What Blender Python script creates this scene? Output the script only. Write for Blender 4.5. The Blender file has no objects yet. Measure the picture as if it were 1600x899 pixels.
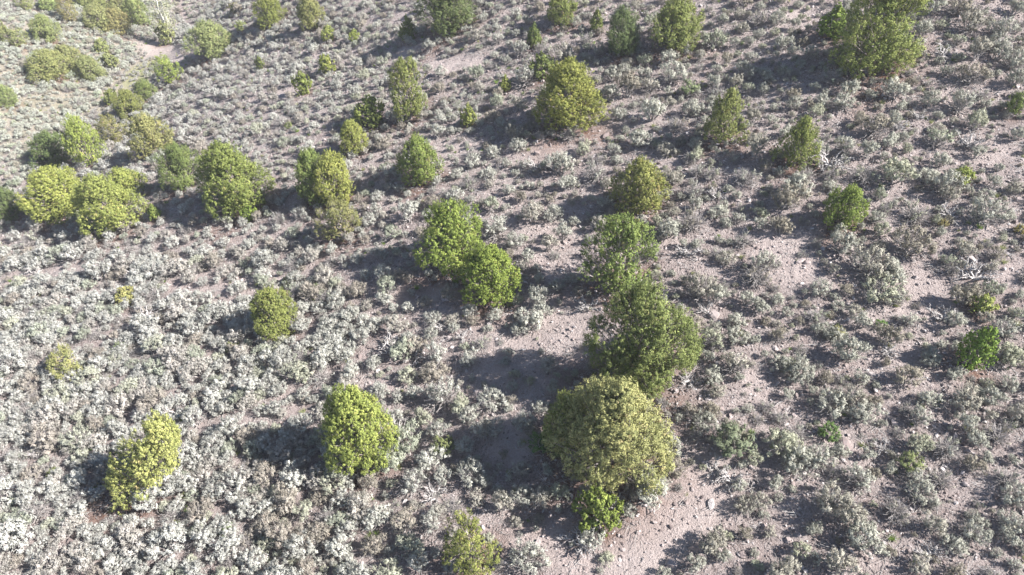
import bpy, math
import numpy as np
from mathutils import Vector

# ------------------------------------------------------------------ camera, sky, sun, exposure
sc = bpy.context.scene
PW, PH, FPX = 1600.0, 899.0, 1067.0            # photograph size, focal length in its pixels
PITCH = math.radians(42.0)
CAM = np.array([0.0, 0.0, 23.6])
cam_d = bpy.data.cameras.new("camera")
cam_d.sensor_width = 36.0
cam_d.lens = 36.0 * FPX / PW
cam_d.clip_end = 2000.0
cam = bpy.data.objects.new("camera", cam_d)
cam.location = CAM
cam.rotation_euler = (math.pi / 2 - PITCH, 0, 0)
sc.collection.objects.link(cam)
sc.camera = cam

SUN_EL = math.radians(41.0)
SUN_AZ = np.array([1.0, -0.22]); SUN_AZ /= np.linalg.norm(SUN_AZ)
world = bpy.data.worlds.new("World")
sc.world = world
world.use_nodes = True
wn = world.node_tree
bg = wn.nodes["Background"]
sky = wn.nodes.new("ShaderNodeTexSky")
sky.sky_type = 'NISHITA'
sky.sun_disc = False
sky.sun_elevation = SUN_EL
sky.sun_rotation = math.atan2(SUN_AZ[0], SUN_AZ[1])
sky.altitude = 2300
wn.links.new(sky.outputs[0], bg.inputs[0])
bg.inputs[1].default_value = 0.066
sun_d = bpy.data.lights.new("sun", 'SUN')
sun_d.energy = 5.0
sun_d.angle = math.radians(0.5)
sun_d.color = (1.0, 0.962, 0.925)
sun = bpy.data.objects.new("sun", sun_d)
ld = Vector((-SUN_AZ[0] * math.cos(SUN_EL), -SUN_AZ[1] * math.cos(SUN_EL), -math.sin(SUN_EL)))
sun.rotation_euler = ld.to_track_quat('-Z', 'Y').to_euler()
sun.location = (40, -10, 60)
sc.collection.objects.link(sun)
vs = sc.view_settings
vs.view_transform = 'Standard'
vs.look = 'None'
vs.exposure = 1.7
vs.gamma = 1.0
vs.use_curve_mapping = False
sc.render.engine = 'CYCLES'
sc.cycles.max_bounces = 6
sc.cycles.diffuse_bounces = 3
sc.cycles.transmission_bounces = 3
sc.cycles.use_denoising = True
sc.cycles.denoising_prefilter = 'ACCURATE'

rng = np.random.default_rng(7)
C = sc.collection
lib = bpy.data.collections.new("library")       # holds the meshes that the masses repeat; not linked to the scene

# ------------------------------------------------------------------ pixel rays and terrain
FW = np.array([0, math.cos(PITCH), -math.sin(PITCH)])
UP = np.array([0, math.sin(PITCH), math.cos(PITCH)])

def ray(u, v):
    u = np.asarray(u, float); v = np.asarray(v, float)
    a = (u - PW / 2) / FPX; b = (PH / 2 - v) / FPX
    d = FW + b[..., None] * UP
    d = d + np.stack([a, a * 0, a * 0], -1)
    return d

def project(P):
    d = np.asarray(P, float) - CAM
    t = d @ FW
    ts = np.where(t > 0.5, t, 0.5)
    return PW / 2 + FPX * d[..., 0] / ts, PH / 2 - FPX * (d @ UP) / ts, t

CTRL = np.array([
    (0, 899, 25.5), (400, 899, 25), (800, 899, 24), (1200, 899, 22.7), (1600, 899, 21.6),
    (0, 650, 32.5), (400, 650, 30.3), (800, 650, 28.2), (1200, 650, 26.4), (1600, 650, 25),
    (0, 450, 42), (400, 450, 37.5), (800, 450, 33.3), (1200, 450, 30.4), (1600, 450, 28.6),
    (0, 335, 51), (200, 300, 47.5), (400, 250, 46), (800, 250, 39.3), (1200, 250, 35), (1600, 250, 32.7),
    (100, 240, 59.5), (200, 170, 68), (300, 150, 61), (250, 100, 78), (335, 60, 72), (280, 10, 92),
    (500, 100, 56), (650, 50, 54), (800, 0, 50.5), (1200, 0, 43.5), (1600, 0, 39.8), (500, 0, 66), (1000, 100, 43.5),
    (0, 255, 56), (0, 200, 60), (0, 150, 65), (100, 120, 70), (0, 0, 79), (150, 40, 80), (285, 58, 86), (312, 45, 74), (345, 5, 79)], float)
cp = CAM + ray(CTRL[:, 0], CTRL[:, 1]) * CTRL[:, 2:3]
far = np.array([(-130, 160, 12), (-60, 170, -6), (0, 170, 22), (90, 150, 34), (150, 60, 40), (90, -20, 22), (0, -70, -4), (-90, -50, -9),
                (-150, 40, 10), (-110, 90, 6), (40, 90, 17), (-10, 95, 8), (-170, 140, 24), (60, 20, 9), (-45, 5, -4.5), (-75, 22, -7)], float)
K = np.vstack([cp, far])

def tps(r2):
    return 0.5 * r2 * np.log(r2 + 1e-9)

def fit(K, lam):
    n = len(K); S = 50.0
    X = K[:, :2] / S
    A = tps(((X[:, None] - X[None]) ** 2).sum(-1)) + lam * np.eye(n)
    P = np.c_[np.ones(n), X]
    M = np.block([[A, P], [P.T, np.zeros((3, 3))]])
    w = np.linalg.solve(M, np.r_[K[:, 2], 0, 0, 0])
    return X, w, S
TX, TW, TS = fit(K, 0.01)

def hnoise(x, y):
    z = 0.16 * np.sin(0.31 * x + 0.7 * np.sin(0.23 * y)) * np.cos(0.27 * y + 1.3)
    z += 0.09 * np.sin(0.83 * x + 1.1 + 0.9 * np.sin(0.51 * y)) * np.cos(0.71 * y - 0.4 * np.sin(0.6 * x))
    z += 0.035 * np.sin(2.1 * x + 1.7 * np.sin(1.3 * y)) * np.cos(1.9 * y + 0.8)
    z += 0.018 * np.sin(4.7 * x + 2.2 * np.sin(2.9 * y)) * np.cos(5.3 * y + 1.2 * np.sin(3.1 * x))
    return z

def ground_z(x, y):
    x = np.atleast_1d(np.asarray(x, float)); y = np.atleast_1d(np.asarray(y, float))
    out = np.empty(x.shape)
    fx, fy, fo = x.ravel(), y.ravel(), out.ravel()
    for i in range(0, fx.size, 20000):
        q = np.stack([fx[i:i + 20000], fy[i:i + 20000]], -1) / TS
        r2 = ((q[:, None] - TX[None]) ** 2).sum(-1)
        fo[i:i + 20000] = tps(r2) @ TW[:-3] + TW[-3] + q @ TW[-2:]
    return fo.reshape(x.shape) + hnoise(x, y)

def hit(u, v):
    """where the rays through the pixels meet the ground"""
    d = ray(np.atleast_1d(u), np.atleast_1d(v))
    n = len(d)
    t = np.full(n, 14.0); done = np.zeros(n, bool); lo = t.copy()
    step = 1.0
    for _ in range(260):
        p = CAM + d * t[:, None]
        below = p[:, 2] < ground_z(p[:, 0], p[:, 1])
        done |= below
        if done.all():
            break
        lo = np.where(done, lo, t)
        t = np.where(done, t, t + step)
    a, b = lo, t
    for _ in range(12):
        m = (a + b) / 2
        p = CAM + d * m[:, None]
        below = p[:, 2] < ground_z(p[:, 0], p[:, 1])
        b = np.where(below, m, b); a = np.where(below, a, m)
    p = CAM + d * b[:, None]
    p[:, 2] = ground_z(p[:, 0], p[:, 1])
    return p

# ------------------------------------------------------------------ materials
def nodes_of(name):
    m = bpy.data.materials.new(name)
    m.use_nodes = True
    nt = m.node_tree
    b = nt.nodes["Principled BSDF"]
    return m, nt, b

def N(nt, typ, **kw):
    n = nt.nodes.new(typ)
    for k, v in kw.items():
        setattr(n, k, v)
    return n

def mix(nt, fac, a, b, mode='MIX'):
    n = nt.nodes.new("ShaderNodeMix")
    n.data_type = 'RGBA'; n.blend_type = mode
    for sock, val in ((n.inputs[0], fac), (n.inputs[6], a), (n.inputs[7], b)):
        if isinstance(val, bpy.types.NodeSocket):
            nt.links.new(val, sock)
        elif isinstance(val, (int, float)):
            sock.default_value = val
        else:
            sock.default_value = (*val, 1)
    return n.outputs[2]

def ramp(nt, src, stops):
    r = nt.nodes.new("ShaderNodeValToRGB")
    e = r.color_ramp.elements
    while len(e) < len(stops):
        e.new(0.5)
    for el, (p, c) in zip(e, stops):
        el.position = p
        el.color = (c, c, c, 1) if isinstance(c, (int, float)) else (*c, 1)
    nt.links.new(src, r.inputs[0])
    return r.outputs[0]

def noise(nt, vec, scale, detail=4, rough=0.55):
    n = N(nt, "ShaderNodeTexNoise")
    n.inputs["Scale"].default_value = scale; n.inputs["Detail"].default_value = detail
    n.inputs["Roughness"].default_value = rough
    nt.links.new(vec, n.inputs["Vector"])
    return n.outputs[0]

def attr(nt, name, kind='GEOMETRY'):
    a = N(nt, "ShaderNodeAttribute"); a.attribute_type = kind; a.attribute_name = name
    return a

# soil: pinkish tan gravelly earth, paler where trodden bare, rusty needle litter under the junipers
m_soil, nt, b = nodes_of("soil")
tc = N(nt, "ShaderNodeTexCoord").outputs["Object"]
n1 = noise(nt, tc, 0.35, 5); n2 = noise(nt, tc, 2.6, 6, .65); n3 = noise(nt, tc, 14.0, 5, .7)
col = ramp(nt, n1, [(.3, (.225, .178, .165)), (.5, (.300, .248, .232)), (.72, (.365, .312, .294))])
col = mix(nt, ramp(nt, n2, [(.36, 0.0), (.66, .75)]), col, (.41, .358, .338))
col = mix(nt, ramp(nt, n3, [(.4, .55), (.56, 0.0)]), col, (.135, .103, .096))
vor = N(nt, "ShaderNodeTexVoronoi"); vor.inputs["Scale"].default_value = 9.0; nt.links.new(tc, vor.inputs["Vector"])
sep = N(nt, "ShaderNodeSeparateColor"); nt.links.new(vor.outputs["Color"], sep.inputs[0])
peb = ramp(nt, vor.outputs["Distance"], [(.26, 1.0), (.36, 0.0)])
pk = N(nt, "ShaderNodeMath", operation='MULTIPLY'); nt.links.new(peb, pk.inputs[0])
nt.links.new(ramp(nt, sep.outputs[0], [(.5, 0.0), (.56, 1.0)]), pk.inputs[1])
pcol = ramp(nt, sep.outputs[1], [(0, (.17, .125, .118)), (.5, (.33, .27, .25)), (1, (.50, .46, .44))])
bare = attr(nt, "bare").outputs["Fac"]
pk2 = N(nt, "ShaderNodeMath", operation='MULTIPLY'); nt.links.new(pk.outputs[0], pk2.inputs[0])
nt.links.new(ramp(nt, bare, [(0, .9), (1, .25)]), pk2.inputs[1])
col = mix(nt, pk2.outputs[0], col, pcol)
col = mix(nt, ramp(nt, bare, [(.1, 0.0), (1, .5)]), col, (.48, .405, .375))
turf = attr(nt, "turf").outputs["Fac"]
col = mix(nt, turf, col, mix(nt, n3, (.20, .20, .10), (.36, .35, .20)))
duff = attr(nt, "duff").outputs["Fac"]
dm = N(nt, "ShaderNodeMath", operation='MULTIPLY'); nt.links.new(duff, dm.inputs[0])
nt.links.new(ramp(nt, n2, [(.3, .25), (.65, 1.0)]), dm.inputs[1])
col = mix(nt, dm.outputs[0], col, mix(nt, n3, (.085, .043, .028), (.20, .105, .068)))
nt.links.new(col, b.inputs["Base Color"])
b.inputs["Roughness"].default_value = 0.95
b.inputs["Specular IOR Level"].default_value = 0.15
bp = N(nt, "ShaderNodeBump"); bp.inputs["Strength"].default_value = 1.0; bp.inputs["Distance"].default_value = 0.14
hs = N(nt, "ShaderNodeMath", operation='ADD'); nt.links.new(n3, hs.inputs[0]); nt.links.new(pk2.outputs[0], hs.inputs[1])
hs2 = N(nt, "ShaderNodeMath", operation='MULTIPLY_ADD'); nt.links.new(n2, hs2.inputs[0]); hs2.inputs[1].default_value = 1.5
nt.links.new(hs.outputs[0], hs2.inputs[2])
nt.links.new(hs2.outputs[0], bp.inputs["Height"]); nt.links.new(bp.outputs[0], b.inputs["Normal"])

def leaf_mat(name, dark, light, accent, transl=0.25, rough=0.75, amount=0.12, shade_attr='tone'):
    """foliage: each tuft has its own mix of two greens, a few carry an accent colour; each plant is multiplied by its own colour"""
    m, nt, b = nodes_of(name)
    f = attr(nt, "tint").outputs["Fac"]
    col = mix(nt, ramp(nt, f, [(.0, 0.0), (.85, 1.0)]), dark, light)
    col = mix(nt, ramp(nt, f, [(1 - amount, 0.0), (1 - amount * .6, .85)]), col, accent)
    plant = attr(nt, shade_attr, 'INSTANCER').outputs["Color"]
    col = mix(nt, 1.0, col, plant, 'MULTIPLY')
    nt.links.new(col, b.inputs["Base Color"])
    b.inputs["Roughness"].default_value = rough
    b.inputs["Specular IOR Level"].default_value = 0.25
    tr = N(nt, "ShaderNodeBsdfTranslucent"); nt.links.new(col, tr.inputs[0])
    mx = N(nt, "ShaderNodeMixShader"); mx.inputs[0].default_value = transl
    nt.links.new(b.outputs[0], mx.inputs[1]); nt.links.new(tr.outputs[0], mx.inputs[2])
    nt.links.new(mx.outputs[0], nt.nodes["Material Output"].inputs[0])
    return m
m_sage = leaf_mat("sage_leaf", (.225, .232, .195), (.43, .437, .388), (.39, .35, .30), .12)
m_jun = leaf_mat("juniper_leaf", (.075, .096, .034), (.215, .228, .085), (.225, .18, .095), .12, amount=.16)
m_grass = leaf_mat("grass_blade", (.16, .19, .06), (.34, .36, .15), (.42, .38, .24), .3)
m_rabbit = leaf_mat("green_leaf", (.12, .145, .055), (.215, .24, .095), (.29, .30, .15), .2)
m_cotton = leaf_mat("cottonwood_leaf", (.27, .285, .15), (.43, .44, .26), (.42, .39, .25), .3)

def bark_mat(name, a, c, scale=30):
    m, nt, b = nodes_of(name)
    tc = N(nt, "ShaderNodeTexCoord").outputs["Object"]
    mp = N(nt, "ShaderNodeMapping"); mp.inputs["Scale"].default_value = (1, 1, .25); nt.links.new(tc, mp.inputs[0])
    n = noise(nt, mp.outputs[0], scale, 4, .6)
    nt.links.new(mix(nt, ramp(nt, n, [(.35, 0.0), (.65, 1.0)]), a, c), b.inputs["Base Color"])
    b.inputs["Roughness"].default_value = .9
    bp = N(nt, "ShaderNodeBump"); bp.inputs["Strength"].default_value = .6; bp.inputs["Distance"].default_value = .02
    nt.links.new(n, bp.inputs["Height"]); nt.links.new(bp.outputs[0], b.inputs["Normal"])
    return m
m_bark = bark_mat("juniper_bark", (.16, .125, .105), (.36, .32, .295))
m_twig = bark_mat("sage_wood", (.19, .17, .16), (.40, .37, .35))
m_dead = bark_mat("bleached_wood", (.24, .22, .21), (.46, .435, .415))
m_white = bark_mat("white_bark", (.40, .385, .34), (.62, .60, .55), 12)

m_rock, nt, b = nodes_of("stone")
tc = N(nt, "ShaderNodeTexCoord").outputs["Object"]
oi = N(nt, "ShaderNodeObjectInfo")
rc = ramp(nt, oi.outputs["Random"], [(0, (.13, .10, .095)), (.3, (.25, .20, .185)), (.7, (.36, .31, .295)), (1, (.50, .465, .45))])
ns = noise(nt, tc, 6.0, 6, .65)
nt.links.new(mix(nt, ramp(nt, ns, [(.35, .6), (.6, 0.0)]), rc, (.15, .12, .115)), b.inputs["Base Color"])
b.inputs["Roughness"].default_value = .85
bp = N(nt, "ShaderNodeBump"); bp.inputs["Strength"].default_value = .5; bp.inputs["Distance"].default_value = .05
nt.links.new(ns, bp.inputs["Height"]); nt.links.new(bp.outputs[0], b.inputs["Normal"])

# ------------------------------------------------------------------ mesh helpers
def mesh_from(name, V, F, mats, tint=None, mat_idx=None, smooth=False, normals=None):
    """V (n,3), F list of arrays of equal-length faces"""
    me = bpy.data.meshes.new(name)
    V = np.asarray(V, np.float32)
    F = [np.asarray(f, np.int32) for f in F if len(f)]
    nl = sum(f.size for f in F); nf = sum(len(f) for f in F)
    me.vertices.add(len(V)); me.vertices.foreach_set("co", V.ravel())
    me.loops.add(nl); me.loops.foreach_set("vertex_index", np.concatenate([f.ravel() for f in F]))
    me.polygons.add(nf)
    tot = np.concatenate([np.full(len(f), f.shape[1], np.int32) for f in F])
    me.polygons.foreach_set("loop_start", np.r_[0, np.cumsum(tot)[:-1]].astype(np.int32))
    me.polygons.foreach_set("loop_total", tot)
    for m in mats:
        me.materials.append(m)
    if mat_idx is not None:
        me.polygons.foreach_set("material_index", np.asarray(mat_idx, np.int32))
    if smooth:
        me.polygons.foreach_set("use_smooth", np.ones(nf, bool))
    me.update(calc_edges=True)
    if tint is not None:
        a = me.attributes.new("tint", 'FLOAT', 'FACE')
        a.data.foreach_set("value", np.asarray(tint, np.float32))
    if normals is not None:
        me.polygons.foreach_set("use_smooth", np.ones(nf, bool))
        me.normals_split_custom_set_from_vertices(np.asarray(normals, np.float32))
    return me

def unit(v):
    return v / (np.linalg.norm(v, axis=-1, keepdims=True) + 1e-9)

def tufts(R, Cn, D, n, spread, length, width, fan=0.7, out=None, ball=.75, stretch=1.4):
    """n leaf triangles on every tuft: a small upright ball of scales that lie along D and face outwards"""
    m = len(Cn)
    spread = np.broadcast_to(np.asarray(spread, float), (m,)); length = np.broadcast_to(np.asarray(length, float), (m,))
    o = unit(R.normal(size=(m, n, 3)))
    rad = spread[:, None, None] * R.uniform(.55, 1.05, (m, n, 1))
    off = o * rad
    off = off + D[:, None] * ((off * D[:, None]).sum(-1, keepdims=True) * (stretch - 1))
    base = Cn[:, None] + off
    face = o * ball + (0 if out is None else out[:, None] * (1 - ball * .5))
    nrm = unit(face + fan * .8 * R.normal(size=(m, n, 3)) * .6)
    d = D[:, None] + fan * .7 * R.normal(size=(m, n, 3))
    d = unit(d - nrm * (d * nrm).sum(-1, keepdims=True))
    L = (length[:, None] * R.uniform(.6, 1.3, (m, n)))[..., None]
    w = np.cross(nrm, d) * L * width
    b0 = base - d * L * .35
    V = np.stack([b0 + w, b0 - w, base + d * L * .65 + nrm * L * .12], 2).reshape(-1, 3)
    # winding that faces nrm
    Fc = np.arange(len(V)).reshape(-1, 3)
    g = np.cross(V[1::3] - V[0::3], V[2::3] - V[0::3])
    flip = (g * nrm.reshape(-1, 3)).sum(-1) < 0
    Fc[flip] = Fc[flip][:, ::-1]
    sm = unit(face + .75 * nrm)
    t = np.repeat(R.uniform(0, 1, m), n) * .8 + .2 * R.uniform(0, 1, m * n)
    return V, Fc, t, np.repeat(sm.reshape(-1, 3), 3, 0)

def tube(path, radii, sides=5):
    path = np.asarray(path, float); k = len(path)
    d = unit(np.gradient(path, axis=0))
    ref = np.array([0.3, 0.9, 0.2])
    s = unit(np.cross(d, ref)); q = np.cross(d, s)
    a = np.linspace(0, 2 * np.pi, sides, endpoint=False)
    V = path[:, None] + np.asarray(radii)[:, None, None] * (np.cos(a)[None, :, None] * s[:, None] + np.sin(a)[None, :, None] * q[:, None])
    V = V.reshape(-1, 3)
    i = np.arange(k - 1)[:, None] * sides; j = np.arange(sides)[None]; jn = (j + 1) % sides
    F = np.stack([i + j, i + jn, i + sides + jn, i + sides + j], -1).reshape(-1, 4)
    return V, F

def wobble(R, a, bpt, k, amp):
    t = np.linspace(0, 1, k)[:, None]
    p = a + (bpt - a) * t
    n = R.normal(size=(k, 3)) * amp
    n[0] = 0; n[-1] *= .4
    return p + n

class Tubes:
    def __init__(self): self.V = []; self.F = []; self.n = 0
    def add(self, path, radii, sides=5):
        V, F = tube(path, radii, sides); self.V.append(V); self.F.append(F + self.n); self.n += len(V)
    def get(self): return np.vstack(self.V), np.vstack(self.F)

# ------------------------------------------------------------------ plant meshes
def make_sage(seed, lobes, wide, tall, ntuft, leaf=.075, twiggy=0.0):
    """a big sagebrush about 1 m across: crooked grey stems, rounded billows of short upright leaf tufts"""
    R = np.random.default_rng(seed)
    lc, lr = [], []
    for i in range(lobes):
        a = 2 * np.pi * (i + R.uniform(-.35, .35)) / lobes
        r = R.uniform(.16, .38) * wide
        lc.append((r * math.cos(a), r * math.sin(a), tall * R.uniform(.40, .72)))
        lr.append(R.uniform(.13, .22) * wide)
    lc.append((R.uniform(-.08, .08), R.uniform(-.08, .08), tall * .75)); lr.append(.20 * wide)
    lc = np.array(lc); lr = np.array(lr)
    pick = R.integers(0, len(lc), ntuft)
    d = unit(R.normal(size=(ntuft, 3)) + np.array([0, 0, .55]))
    cen = lc[pick] + d * (lr[pick] * R.uniform(.75, 1.15, ntuft))[:, None]
    out = unit(np.c_[cen[:, :2], np.zeros(ntuft)])
    D = unit(.45 * d + .25 * out + np.array([0, 0, .75]))
    cen[:, 2] = np.maximum(cen[:, 2], .06)
    L = tufts(R, cen, D, 22, R.uniform(.034, .070, ntuft) * wide, leaf * R.uniform(.7, 1.25, ntuft), .15, .95, unit(d + .4 * np.array([0, 0, 1.])), .7, 1.9)
    T = Tubes()
    for i in range(len(lc)):
        c = lc[i]
        p0 = np.array([c[0] * .12, c[1] * .12, -.06])
        mid = wobble(R, p0, c * np.array([.85, .85, .8]), 5, .03)
        T.add(mid, np.linspace(.028, .012, 5))
        for k in range(5):
            e = c + unit(R.normal(size=3) + np.array([0, 0, .4])) * lr[i] * (1.0 + twiggy * R.uniform(0, .5))
            T.add(wobble(R, mid[3], e, 4, .018), np.linspace(.011, .004, 4), 3)
    for k in range(int(twiggy * 55)):                    # fine bare twigs of the half-dead ones
        a = R.uniform(0, 2 * np.pi); r = wide * R.uniform(.15, .56); j = R.integers(0, len(lc))
        e = np.array([r * math.cos(a), r * math.sin(a), R.uniform(.25, 1.0) * tall * (1.15 - r / wide)])
        T.add(wobble(R, lc[j] * np.array([.5, .5, .45]), e, 5, .03), np.linspace(.009, .004, 5), 3)
    for k in range(int(twiggy * 14)):
        a = R.uniform(0, 2 * np.pi); r = wide * R.uniform(.4, .62)
        T.add(wobble(R, np.zeros(3), np.array([r * math.cos(a), r * math.sin(a), R.uniform(.05, .45) * tall]), 6, .035), np.linspace(.02, .004, 6), 4)
    return L, T.get()

def make_dead(seed, wide=1.0, tall=.55):
    """dead brush: bare bleached branches that fork and splay over the ground"""
    R = np.random.default_rng(seed)
    T = Tubes()
    for i in range(R.integers(8, 13)):
        a = R.uniform(0, 2 * np.pi); r = wide * R.uniform(.3, .6)
        e = np.array([r * math.cos(a), r * math.sin(a), tall * R.uniform(.1, .95)])
        p = wobble(R, np.array([0, 0, -.05]), e, 7, .045)
        T.add(p, np.linspace(.045, .014, 7), 5)
        for k in range(4):
            s = p[R.integers(2, 6)]
            q = s + unit(e * R.uniform(.5, 1.2) + R.normal(size=3) * .35) * R.uniform(.15, .35)
            q[2] = max(q[2], .03)
            pp = wobble(R, s, q, 5, .022)
            T.add(pp, np.linspace(.021, .008, 5), 4)
            for z in range(2):
                s2 = pp[R.integers(1, 4)]
                q2 = s2 + unit((q - s) + R.normal(size=3) * .3) * R.uniform(.1, .2)
                T.add(wobble(R, s2, q2, 4, .015), np.linspace(.012, .006, 4), 3)
    return T.get()

def make_juniper(seed, H=3.6, W=3.0, belly=.36, point=1.0, lump=.22, tips=105, per=15, lean=(0, 0), skirt=.10, stems=3, gap=0.0, twigs=10, leaf=.085, bil=.098):
    """a one-seed juniper: several stems from the ground and an uneven crown made of upright billows of scale-leaf sprays"""
    R = np.random.default_rng(seed)
    ph = R.uniform(0, 6.3, 6)
    def prof(h):
        h = np.clip(h, 0, 1)
        up = np.clip((h - belly) / (1 - belly), 0, 1)
        lo = np.clip((belly - h) / belly, 0, 1)
        return np.where(h > belly, np.clip(1 - up ** (2.2 - .6 * point), 0, 1) ** (.5 + .25 * point), np.sqrt(1 - (lo * .86) ** 2))
    h = skirt + (1 - skirt) * R.uniform(0, 1, tips) ** .9
    a = (np.arange(tips) * 2.399963 + R.normal(size=tips) * .3)
    bump = 1 + lump * (np.sin(2 * a + ph[0] + 3 * h) * .6 + np.sin(3 * a + ph[1] - 5 * h) * .5 + np.sin(5 * a + ph[2] + 8 * h) * .35)
    if gap:
        keep = np.sin(a * 1 + ph[3] + 4 * h) > -1 + gap
        h, a, bump = h[keep], a[keep], bump[keep]
    n = len(h)
    r = .5 * W * prof(h) * bump * R.uniform(.78, 1.0, n)
    shift = lambda z: np.stack([lean[0] * z, lean[1] * z], -1)
    cen = np.c_[r * np.cos(a), r * np.sin(a), h * H * .93]
    cen[:, :2] += shift(cen[:, 2])
    rl = np.clip(bil * W * R.uniform(.65, 1.35, n), .06, .5)
    # each limb ends in an upright billow of sprays
    pick = np.repeat(np.arange(n), per)
    m = len(pick)
    d = unit(R.normal(size=(m, 3)))
    ax = unit(np.c_[np.cos(a), np.sin(a), np.zeros(n)])[pick]
    d = unit(d + .35 * ax)
    q = cen[pick] + d * rl[pick][:, None] * R.uniform(.7, 1.05, (m, 1)) * np.array([.9, .9, 1.45])
    q[:, 2] = np.maximum(q[:, 2], .05)
    D = unit(.6 * d + .5 * ax + np.array([0, 0, .75]))
    sz = W / 3.0
    ob = unit(d + .5 * ax + np.array([0, 0, .35]))
    V, F, t, NN = tufts(R, q, D, 19, .055 * sz * R.uniform(.7, 1.4, m), leaf * .8 * sz, .24, .95, ob, .62, 1.7)
    t = np.repeat(R.uniform(0, 1, n), per * 19) * .45 + .55 * t
    # sprays nearer the stems close most of the gaps
    ni = int(tips * 2.2)
    hh = R.uniform(.06, .9, ni); aa = R.uniform(0, 2 * np.pi, ni)
    rr = .5 * W * prof(hh) * R.uniform(.25, .68, ni)
    qi = np.c_[rr * np.cos(aa), rr * np.sin(aa), hh * H * .95]
    qi[:, :2] += shift(qi[:, 2])
    Di = unit(np.c_[np.cos(aa), np.sin(aa), np.full(ni, .8)])
    V2, F2, t2, N2 = tufts(R, qi, Di, 11, .13 * sz, leaf * 1.5 * sz, .3, .7, Di)
    F2 = F2 + len(V); V = np.vstack([V, V2]); F = np.vstack([F, F2]); t = np.r_[t, t2]; NN = np.vstack([NN, N2])
    T = Tubes()
    tops = []
    for s in range(stems):
        an = 2 * np.pi * s / stems + R.uniform(-.5, .5)
        hz = H * R.uniform(.55, .8)
        e = np.array([.16 * W * math.cos(an), .16 * W * math.sin(an), hz])
        e[:2] += shift(np.array(hz))
        p = wobble(R, np.array([.03 * W * math.cos(an), .03 * W * math.sin(an), -.12]), e, 8, .03 * W)
        T.add(p, np.linspace(.036 * W, .010 * W, 8), 7); tops.append(p)
    for i in range(0, n, 2):
        p = tops[i % stems]
        k = min(7, max(1, int(h[i] * 7)))
        T.add(wobble(R, p[k] * np.array([1, 1, .8]), cen[i], 5, .02 * W), np.linspace(.010 * W, .004 * W, 5), 4)
    for i in range(twigs):
        j = R.integers(0, n)
        e = cen[j] * np.array([1.12, 1.12, 1.03]) + R.normal(size=3) * .08
        T.add(wobble(R, cen[j] * .7, e, 5, .03), np.linspace(.006 * W, .0022 * W, 5), 4)
    return (V, F, t, NN), T.get()

def make_bush(seed, ntuft=70, wide=.9, tall=.8, leaf=.10, width=.16):
    """a green shrub of many upright wands"""
    R = np.random.default_rng(seed)
    a = R.uniform(0, 6.283, ntuft); r = wide * .5 * np.sqrt(R.uniform(0, 1, ntuft))
    z = tall * (.25 + .7 * R.uniform(.2, 1, ntuft) * np.sqrt(np.clip(1.05 - (r / (wide * .5)) ** 2, 0, 1)))
    cen = np.c_[r * np.cos(a), r * np.sin(a), z]
    D = unit(np.c_[cen[:, :2] * .9, np.full(ntuft, .55)])
    V, F, t, NN = tufts(R, cen, D, 16, .05, leaf, width, .6, unit(cen + np.array([0, 0, .1])), .6, 2.2)
    T = Tubes()
    for i in range(0, ntuft, 3):
        T.add(wobble(R, np.array([0, 0, -.05]), cen[i], 5, .02), np.linspace(.014, .005, 5), 4)
    return (V, F, t, NN), T.get()

def make_grass(seed):
    R = np.random.default_rng(seed)
    n = 46
    a = R.uniform(0, 6.283, n); r = .06 * np.sqrt(R.uniform(0, 1, n))
    cen = np.c_[r * np.cos(a), r * np.sin(a), np.zeros(n)]
    D = unit(np.c_[np.cos(a) * .5, np.sin(a) * .5, np.ones(n)])
    return tufts(R, cen, D, 2, .02, .30, .03, .25)

def make_stone(seed, sub=1, flat=.6):
    import bmesh
    R = np.random.default_rng(seed)
    bm = bmesh.new()
    bmesh.ops.create_icosphere(bm, subdivisions=sub, radius=.5)
    ph = R.uniform(0, 6.3, 9); sx = R.uniform(.75, 1.2, 3)
    for v in bm.verts:
        p = np.array(v.co)
        k = 1 + .16 * math.sin(5 * p[0] + ph[0] + 2 * p[1]) + .16 * math.sin(6 * p[1] + ph[1]) + .13 * math.sin(7 * p[2] + ph[2] + 3 * p[0]) + R.uniform(-.07, .07)
        p = p * k * sx * np.array([1, 1, flat])
        v.co = Vector(p)
    for _ in range(5):                                   # chipped faces
        nrm = Vector(unit(R.normal(size=3)))
        bmesh.ops.bisect_plane(bm, geom=bm.verts[:] + bm.edges[:] + bm.faces[:], plane_co=nrm * .5 * flat * R.uniform(.72, .95), plane_no=nrm, clear_outer=True)
        eds = [e for e in bm.edges if e.is_boundary]
        if eds:
            bmesh.ops.holes_fill(bm, edges=eds)
    bmesh.ops.triangulate(bm, faces=bm.faces[:])
    me = bpy.data.meshes.new("stone"); bm.to_mesh(me); bm.free()
    me.materials.append(m_rock)
    return me

# ------------------------------------------------------------------ scene objects helpers
def link_mesh(name, me, parent=None):
    o = bpy.data.objects.new(name, me); C.objects.link(o)
    if parent is not None:
        o.parent = parent
    return o

def thing(name, label, cat, loc, group=None):
    o = bpy.data.objects.new(name, None); C.objects.link(o)
    o.empty_display_size = .2
    o.location = loc; o["label"] = label; o["category"] = cat
    if group:
        o["group"] = group
    return o

# ------------------------------------------------------------------ junipers: crown boxes in the photograph -> places on the ground
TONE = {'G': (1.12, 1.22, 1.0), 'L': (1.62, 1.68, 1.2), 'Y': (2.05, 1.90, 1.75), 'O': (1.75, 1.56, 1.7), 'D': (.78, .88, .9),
        'B': (1.5, 1.28, 1.35), 'P': (1.62, 1.62, 1.7), 'M': (1.28, 1.33, 1.0), 'V': (1.2, 1.42, .8)}
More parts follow.
